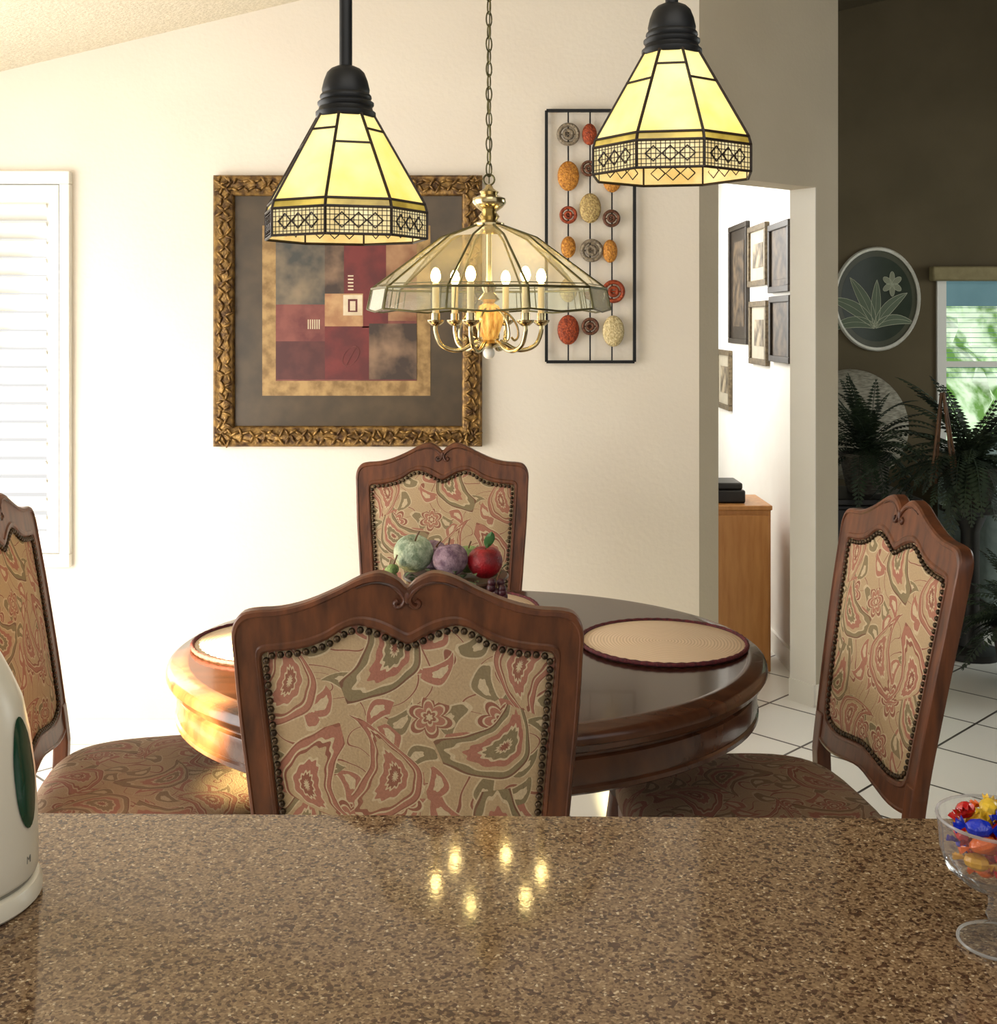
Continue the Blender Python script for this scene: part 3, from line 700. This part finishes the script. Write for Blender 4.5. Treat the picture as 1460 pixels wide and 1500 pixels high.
items=[('r','grey',832,197,17),('o','red',863,197,11,16),('o','orange',832,258,16,22),('r','brown',862,247,12),('o','tan',864,305,16,22),('r','red',832,315,13),('r','brown',895,320,13),('o','orange',832,362,11,16),('r','grey',866,367,17),('o','orange',893,368,11,17),('r','red',898,427,17),('o','red',832,483,16,22),('r','brown',864,478,13),('o','cream',898,485,16,23),('o','tan',832,425,13,18),('o','brown',864,425,11,15),('r','tan',896,200,14),('o','orange',896,262,14,20)]
for it in items:
    b=MB()
    if it[0]=='r':
        R=it[4]*k; c=Vector(G(it[2],it[3],-.026))
        for rr,th in ((R*.82,R*.19),(R*.34,R*.17)):
            b.tube([c+Vector((rr*cos(t*2*pi/32),0,rr*sin(t*2*pi/32))) for t in range(32)],th,8,closed=True)
        b.tube([c+Vector((-R*.8,.003,0)),c+Vector((R*.8,.003,0))],R*.08,6)
        b.obj('metal_ring',E[it[1]],ws,smooth=60)
    else:
        b.ball(G(it[2],it[3],-.024),(it[4]*k,.012,it[5]*k),24,12); b.obj('hammered_oval',E[it[1]],ws,smooth=80)
# ------------------------------------------------------------- kettle
kt=empty('electric_kettle',(-.533,1.12,.91),0,'cream electric kettle with dark green water gauge on counter','kettle')
MB().lathe([(0,.001),(.084,.001),(.087,.004),(.087,.012),(.084,.019),(.078,.0215),(0,.0215)],48).obj('power_base',M_kettle,kt,smooth=40)
kp=[(0,.024),(.079,.024),(.0825,.0265),(.0832,.029),(.0832,.05),(.0824,.08),(.080,.12),(.0751,.159),(.069,.19),(.060,.212),(.051,.231),(.0444,.244),(.041,.252),(.02,.258),(0,.259)]
MB().lathe(kp,48).obj('kettle_body',M_kettle,kt,smooth=40)
def kr(z):
    for (r0,z0),(r1,z1) in zip(kp[3:],kp[4:]):
        if z0<=z<=z1: return r0+(r1-r0)*(z-z0)/(z1-z0)
    return .08
v=[];f=[]; a0=math.radians(-4)
for q in range(9):
    for t in range(28):
        th=2*pi*t/28; s=q/8; z=.128+.053*s*sin(th); a=a0+.24*s*cos(th); r=kr(z)+.0012; v.append((r*cos(a),r*sin(a),z))
for q in range(8):
    for t in range(28): l=(t+1)%28; f.append((q*28+t,q*28+l,q*28+28+l,q*28+28+t))
MB().add(v,f).obj('water_gauge',M_green,kt,smooth=80)
MB().lathe([(.076,.021),(.0795,.0215),(.0795,.0245),(.076,.025)],48).obj('base_ring',mat('grey_ring',C(150,146,132),.4),kt)
MB().tube(catmull([(-.045,0,.24),(-.10,0,.235),(-.125,0,.19),(-.12,0,.12),(-.075,0,.06)],6),.011,10).obj('handle',M_kettle,kt,smooth=60)
MB().tube([(0,.0,.255),(0,0,.268)],.014,16).obj('lid_knob',M_kettle,kt,smooth=60)
tx=bpy.data.curves.new('brand_mark','FONT'); tx.body='M'; tx.size=.010; tx.extrude=.0002
to=bpy.data.objects.new('tmp_text',tx); S.collection.objects.link(to); bpy.context.view_layer.update()
me=bpy.data.meshes.new_from_object(to.evaluated_get(bpy.context.evaluated_depsgraph_get())); bpy.data.objects.remove(to)
to=bpy.data.objects.new('printed_mark',me); S.collection.objects.link(to); to.parent=kt; a=math.radians(-8)
to.location=((.0832)*cos(a),(.0832)*sin(a),.042); to.rotation_euler=(pi/2,0,a+pi/2); me.materials.clear(); me.materials.append(mat('grey_print',C(120,120,112),.5))
# ------------------------------------------------------------- candy dish
cdX,cdY=.449,1.045
cdh=empty('candy_dish',(cdX,cdY,.91),0,'clear footed glass candy dish filled with wrapped sweets','dish')
pr=[(0,.001),(.032,.001),(.034,.004),(.028,.008),(.014,.013),(.007,.020),(.010,.027),(.0075,.034),(.008,.044),(.012,.049),(.030,.056),(.044,.068),(.049,.083),(.050,.100),(.052,.113),(.0505,.114),(.0485,.100),(.0475,.083),(.042,.071),(.028,.059),(0,.053)]
MB().lathe(pr,20).obj('glass_bowl',M_cg,cdh,smooth=0)
M_rimg=thinglass('rim_glass',(.9,.92,.92,1),.3,haze=.3)
MB().tube([(.0515*cos(2*pi*t/40),.0515*sin(2*pi*t/40),.113) for t in range(40)],.0014,6,closed=True).obj('glass_rim',M_rimg,cdh,smooth=60)
MB().tube([(.0335*cos(2*pi*t/40),.0335*sin(2*pi*t/40),.003) for t in range(40)],.0014,6,closed=True).obj('foot_rim',M_rimg,cdh,smooth=60)
cols=[('red',C(200,24,28)),('blue',C(24,50,190)),('orange',C(240,110,30)),('gold',C(226,170,50)),('yellow',C(240,200,60))]
cm=[mat('wrapper_'+a,c,.22,c2=tuple(x*.7 for x in c[:3])+(1,),scale=90,bump=.6,bscale=140) for a,c in cols]
pos=[]
for z,r,m in ((.070,.013,3),(.081,.027,5),(.092,.010,3),(.098,.029,6),(.108,.012,3),(.113,.028,5),(.121,.008,2)):
    for j in range(m):
        a=2*pi*j/m+z*200; pos.append((r*cos(a),r*sin(a),z+random.uniform(-.002,.002)))
for j,p in enumerate(pos):
    ci=[0,2,1,3,0,2,0,1,4][j%9]
    b=MB(); b.ball((0,0,0),(.0125,.0088,.0075),8,6)
    for sx in (-1,1):
        v=[(sx*.0105,0,0)]; f=[]
        for t in range(9): a=-1.0+2.0*t/8; v.append((sx*(.0105+.0115*cos(a)),.0115*sin(a),.0028*(-1)**t))
        for t in range(1,9): f.append((0,t,t+1))
        b.add(v,f)
    o=b.obj('wrapped_candy',cm[ci],loc=(cdX+p[0],cdY+p[1],.91+p[2]),smooth=30,label='small candy in shiny %s wrapper in the glass dish'%cols[ci][0],cat='candy',group='wrapped candies in the glass dish')
    o.rotation_euler=(random.uniform(-.5,.5),random.uniform(-.5,.5),math.atan2(p[1],p[0])+pi/2+random.uniform(-.4,.4))
# ------------------------------------------------------------- hallway
hc=empty('hall_cabinet',(.93,4.88,0),0,'light oak cabinet standing in the hallway','cabinet')
b=MB(); b.box((-.26,0,0),(.215,.30,.68)); b.obj('body',M_oak,hc,bevel=.003)
MB().box((-.27,-.01,.68),(.22,.31,.70)).obj('top',M_oak,hc,bevel=.004)
b=MB(); b.box((-.25,-.015,.05),(.205,-.0005,.66)); dr=b.obj('door',M_oak,hc,bevel=.003)
MB().ball((-.2,-.024,.45),.010,12,8).obj('knob',M_brass,dr,smooth=80)
b=MB(); b.box((-.14,-.10,0),(.08,.10,.055)); b.box((-.13,-.09,.0552),(.07,.09,.085))
b.obj('printer',M_dark,loc=(.97,5.03,.7005),bevel=.008,label='black electronic box on top of oak cabinet',cat='printer')
XH=1.235
def hpic(y0,y1,z0,z1,fm,mm,im,label,mt=.03):
    o=empty('picture_frame',(XH,(y0+y1)/2,(z0+z1)/2),0,label,'picture frame',group='framed pictures on the hallway wall')
    w=(y1-y0)/2;h=(z1-z0)/2; b=MB(); t=.028
    b.box((-.022,-w,-h),(-.001,w,-h+t)); b.box((-.022,-w,h-t),(-.001,w,h)); b.box((-.022,-w,-h+t),(-.001,-w+t,h-t)); b.box((-.022,w-t,-h+t),(-.001,w,h-t))
    b.obj('frame',fm,o,smooth=0,bevel=.003)
    MB().box((-.010,-w+t,-h+t),(-.001,w-t,h-t)).obj('mat_board',mm,o,smooth=0)
    q=t+mt+.03; MB().box((-.0125,-w+q,-h+q),(-.0101,w-q,h-q)).obj('print',im,o,smooth=0)
Msil=mat('pewter_frame',C(120,106,82),.4,metal=.3,c2=C(84,72,54),scale=60); Mdk=mat('espresso_frame',C(46,37,28),.4,c2=C(34,27,20),scale=40)
Mph=mat('sepia_photo',C(70,62,50),.5,c2=C(170,156,130),scale=14); Mph2=mat('dark_photo',C(40,33,26),.5,c2=C(96,80,60),scale=18); Mcm=mat('pale_mat',C(176,168,148),.6)
hpic(4.87,5.24,1.60,1.905,Mdk,Mph2,Mph2,'dark framed photograph on the hallway wall',.0)
hpic(4.86,5.22,1.295,1.585,Mdk,Mph2,Mph2,'dark framed photograph hung below another in the hallway',.0)
hpic(5.29,5.67,1.64,1.93,Msil,Mcm,Mph,'pewter framed photograph with pale mat in the hallway')
hpic(5.28,5.64,1.27,1.57,Msil,Mcm,Mph,'pewter framed photograph with pale mat, lower row')
hpic(5.70,6.14,1.36,1.97,Mdk,Mdk,Mph2,'tall dark framed picture on the hallway wall')
hpic(6.12,6.48,1.0,1.32,Msil,Mcm,Mph,'small pewter framed photograph low on the hallway wall')
# ------------------------------------------------------------- living room
mr=empty('round_wall_picture',(2.114,YL,1.60),0,'round etched floral picture with silver rim on dark wall','wall art')
MR=Matrix.Rotation(pi/2,4,'X')
Msr=mat('silver_rim',C(242,240,228),.35,c2=C(226,222,206),scale=20)
MB().lathe([(.226,.0),(.243,.0),(.243,.02),(.237,.028),(.226,.02),(.226,0)],64,M=MR).obj('rim',Msr,mr,smooth=40)
mr.scale=(1,1,1.2)
MB().lathe([(0,.004),(.226,.004),(.226,.01),(0,.01)],64,M=MR).obj('disc',mat('dark_glass',C(74,76,60),.15,c2=C(86,88,72),scale=5),mr,smooth=40)
MB().lathe([(0,.0102),(.198,.0102),(.198,.0115),(0,.0115)],64,M=MR).obj('inner_disc',mat('deep_green_glass',C(44,54,44),.12,c2=C(58,68,56),scale=5),mr,smooth=40)
b=MB()
# sweeping pointed leaves fanning from the bottom
for q,(a,L,W_,bd) in enumerate(((1.15,.26,.026,.5),(.75,.29,.03,.35),(.35,.27,.03,.2),(-.05,.22,.026,.0),(-.55,.24,.028,-.3),(-1.0,.22,.024,-.5))):
    ctr=[];lft=[];rgt=[]
    for t in range(11):
        s=t/10; an=a+bd*s; r=L*s; x=-.01+r*-sin(an); z_=-.13+r*cos(an); wd=W_*sin(pi*min(1,s*.92+.08))**.8
        nx,nz=cos(an),sin(an); lft.append((x+nx*wd,-.0125-q*.0003,z_+nz*wd)); rgt.append((x-nx*wd,-.0125-q*.0003,z_-nz*wd)); ctr.append((x,-.0128-q*.0003,z_))
    v=lft+rgt[::-1]
    b.add(lft+rgt,[(t,t+1,t+12,t+11) for t in range(10)],0); b.tube(v,.0015,4,1,closed=True); b.tube(ctr,.001,4,1)
for q in range(6):
    a=q*pi/3; v=[]
    for t in range(12):
        w=2*pi*t/12; u=.014*cos(w); h=.028*sin(w)+.03; v.append((.085+u*cos(a)-h*sin(a),-.0148-q*.0002,.07+u*sin(a)+h*cos(a)))
    b.add(v,[tuple(range(12))],2); b.tube(v,.0014,4,1,closed=True)
b.obj('etched_flower',[mat('etched_green',C(92,106,80),.4),mat('etched_line',C(186,188,160),.5),mat('etched_petal',C(140,144,118),.5)],mr,smooth=0)
def frond(b,c,az,el,L,droop,w,n=20,m=0):
    p=Vector(c); d=Vector((cos(az)*cos(el),sin(az)*cos(el),sin(el))); st_=L/n; pts=[p.copy()]
    for i in range(n):
        d.z-=droop/n; d.normalize(); p=p+d*st_; pts.append(p.copy())
        s=d.cross(Vector((0,0,1)));
        if s.length<.05: s=Vector((1,0,0))
        s.normalize(); t=i/n; ll=w*sin(pi*min(1,t*.9+.12))**.8
        for sg in (-1,1):
            e=p+s*sg*ll+d*ll*.35+Vector((0,0,-ll*.25)); 
            b.add([p,p.lerp(e,.5)+d*st_*.5,e,p.lerp(e,.5)-d*st_*.4],[(0,1,2,3)],m)
    b.tube(pts,.002,3,m)
def fern(x,y,z,n,L,label,pot,potm,w=.045,el=(.1,1.35)):
    o=empty('potted_fern',(x,y,z),0,label,'plant',group='ferns in the living room')
    b=MB()
    for i in range(n):
        frond(b,(random.uniform(-.03,.03),random.uniform(-.03,.03),pot[1]+.01),2*pi*i/n+random.uniform(-.2,.2),random.uniform(*el),L*random.uniform(.6,1.1),random.uniform(1.0,2.2),w)
    b.obj('foliage',M_leaf,o,smooth=0,kind='stuff')
    r,h=pot
    MB().lathe([(0,0),(r*.7,0),(r*.85,h*.4),(r,h*.9),(r*1.05,h),(r*.92,h),(r*.85,h*.85),(0,h*.85)],24).obj('pot',potm,o,smooth=40)
    return o
Mbask=mat('grey_basket',C(110,104,92),.6,c2=C(70,64,54),scale=40,stretch=(1,1,4),bump=.8)
Mpot=mat('clay_pot',C(52,40,32),.6,c2=C(40,30,24),scale=20)
rc=empty('rattan_chair',(1.93,6.12,0),0,'round-backed pale woven rattan chair in the dark room','chair')
Mrat=mat('pale_rattan',C(168,162,144),.7,c2=C(120,114,98),scale=30,stretch=(1,1,5),bump=.8)
b=MB(); MT=Matrix.Translation((0,.16,.92))@Matrix.Rotation(math.radians(80),4,'X')
b.lathe([(0,.03),(.12,.022),(.24,.0),(.30,-.03),(.305,-.045),(.24,-.015),(.12,.008),(0,.015)],40,M=MT)
b.tube([(-.1,.19,.42),(-.1,.18,.68)],.014,8); b.tube([(.1,.19,.42),(.1,.18,.68)],.014,8)
b.obj('round_back',Mrat,rc,smooth=50)
MB().lathe([(0,.44),(.24,.44),(.27,.41),(.26,.38),(0,.38)],32).obj('seat',Mrat,rc,smooth=40)
for sx in (-1,1):
    for s2 in (-1,1): MB().tube([(sx*.17,s2*.16,.39),(sx*.2,s2*.19,0)],.016,8).obj('leg',M_brn,rc)
bs=empty('plant_cabinet',(1.75,5.6,0),0,'black cabinet in the dark living room holding a fern','cabinet')
MB().box((-.30,-.2,.06),(.20,.2,.62)).obj('body',M_dark,bs,bevel=.01); MB().box((-.32,-.22,.62),(.22,.22,.65)).obj('top',M_dark,bs,bevel=.006)
MB().box((-.28,-.18,0),(.18,.18,.06)).obj('plinth',M_dark,bs)
for sx in (-1,1): MB().box((-.05+sx*.12-.11,-.215,.1),(-.05+sx*.12+.11,-.2,.60)).obj('door',M_dark,bs,bevel=.004)
fern(1.77,5.6,.6505,56,.40,'bushy dark fern in woven basket on black cabinet',(.12,.19),Mbask,.045,el=(.0,1.45))
sd=empty('plant_pedestal',(2.08,5.12,0),0,'dark wooden pedestal holding a large fern','plant stand')
MB().lathe([(0,0),(.13,0),(.13,.03),(.06,.05),(.04,.2),(.04,.55),(.07,.62),(.13,.64),(.13,.665),(0,.665)],24).obj('column',M_dark,sd,smooth=40)
ff_=fern(2.08,5.12,.6655,74,.48,'large dark fern with cane stakes on a pedestal near window',(.12,.17),Mpot,.05,el=(.0,1.4))
for q in range(4):
    a=q*pi/2+.3
    MB().tube([(-.15+.07*cos(a),-.10+.05*sin(a),.10),(-.16+.006*cos(a),-.10+.006*sin(a),.50)],.006,6).obj('support_cane',M_brn,ff_,smooth=60)
fern(2.13,4.68,0,70,.38,'dark green fern in pot on tile floor',(.13,.24),Mpot,.05)
sf=empty('armchair',(2.86,5.9,0),0,'pale upholstered armchair under the living room window','armchair')
MB().box((-.33,-.35,.1),(.33,.2,.42)).obj('seat',M_sofa,sf,bevel=.05)
MB().box((-.33,.2,.1),(.33,.38,.86)).obj('backrest',M_sofa,sf,bevel=.06)
for sx in (-1,1): MB().box((sx*.42-.09,-.36,.1),(sx*.42+.09,.36,.66)).obj('armrest',M_sofa,sf,bevel=.05)
for sx in (-1,1):
    for s2 in (-1,1): MB().tube([(sx*.38,s2*.3,0),(sx*.38,s2*.3,.12)],.02,8).obj('leg',M_brn,sf)
# ------------------------------------------------------------- lights
def area(n,loc,tgt,sx,sy_,e,col):
    l=bpy.data.lights.new(n,'AREA'); l.shape='RECTANGLE'; l.size=sx; l.size_y=sy_; l.energy=e; l.color=col
    o=bpy.data.objects.new(n,l); S.collection.objects.link(o); o.location=loc
    o.rotation_euler=(Vector(tgt)-Vector(loc)).to_track_quat('-Z','Y').to_euler(); return o
def spot(n,loc,tgt,e,size,blend,col,soft):
    l=bpy.data.lights.new(n,'SPOT'); l.energy=e; l.spot_size=math.radians(size); l.spot_blend=blend; l.color=col; l.shadow_soft_size=soft
    o=bpy.data.objects.new(n,l); S.collection.objects.link(o); o.location=loc; o.rotation_euler=(Vector(tgt)-Vector(loc)).to_track_quat('-Z','Y').to_euler()
area('patio_daylight',(-2.34,2.2,1.1),(.5,3.2,1.1),2.4,1.9,78,(1,.965,.91))
area('shutter_daylight',(-1.9,3.9,1.2),(-.6,2.4,.8),.7,1.2,14,(1,.95,.88))
area('hall_fill',(.42,5.6,1.5),(1.23,5.4,1.2),1.6,1.6,50,(1,.98,.94))  # added area lamp, hidden behind the back wall, brightens the hall
area('kitchen_area_lamp',(.2,.3,2.5),(-.1,3.2,1.0),1.6,1.0,12,(1,.95,.88))  # unseen area lamp above the counter, aimed towards the table
area('living_fill',(4.4,4.6,1.4),(1.5,4.6,.0),1.6,1.6,48,(.95,1,.96))  # added area lamp before the closed right wall, brightens the floor tiles
spot('wall_fill_spot',(-2.2,2.3,1.3),(-1.0,4.05,.55),95,58,1,(1,.94,.84),.4)  # added spot inside the room, whitens the lower left wall
spot('sun_standin_spot',(-2.05,.85,1.42),(-.60,2.33,.745),10500,11,.6,(1,.86,.42),.03)  # added spot inside the room, stands in for sun on the table
w=bpy.data.worlds.new('World'); S.world=w; w.use_nodes=True
w.node_tree.nodes['Background'].inputs[0].default_value=(1,.985,.96,1); w.node_tree.nodes['Background'].inputs[1].default_value=.88
# ------------------------------------------------------------- camera
cam=bpy.data.cameras.new('camera'); co=bpy.data.objects.new('camera',cam); S.collection.objects.link(co)
co.location=(0,0,1.47); co.rotation_euler=(pi/2,0,0); cam.sensor_width=36; cam.sensor_fit='AUTO'; cam.lens=40.8; cam.shift_y=-.1853; cam.clip_start=.02
S.camera=co
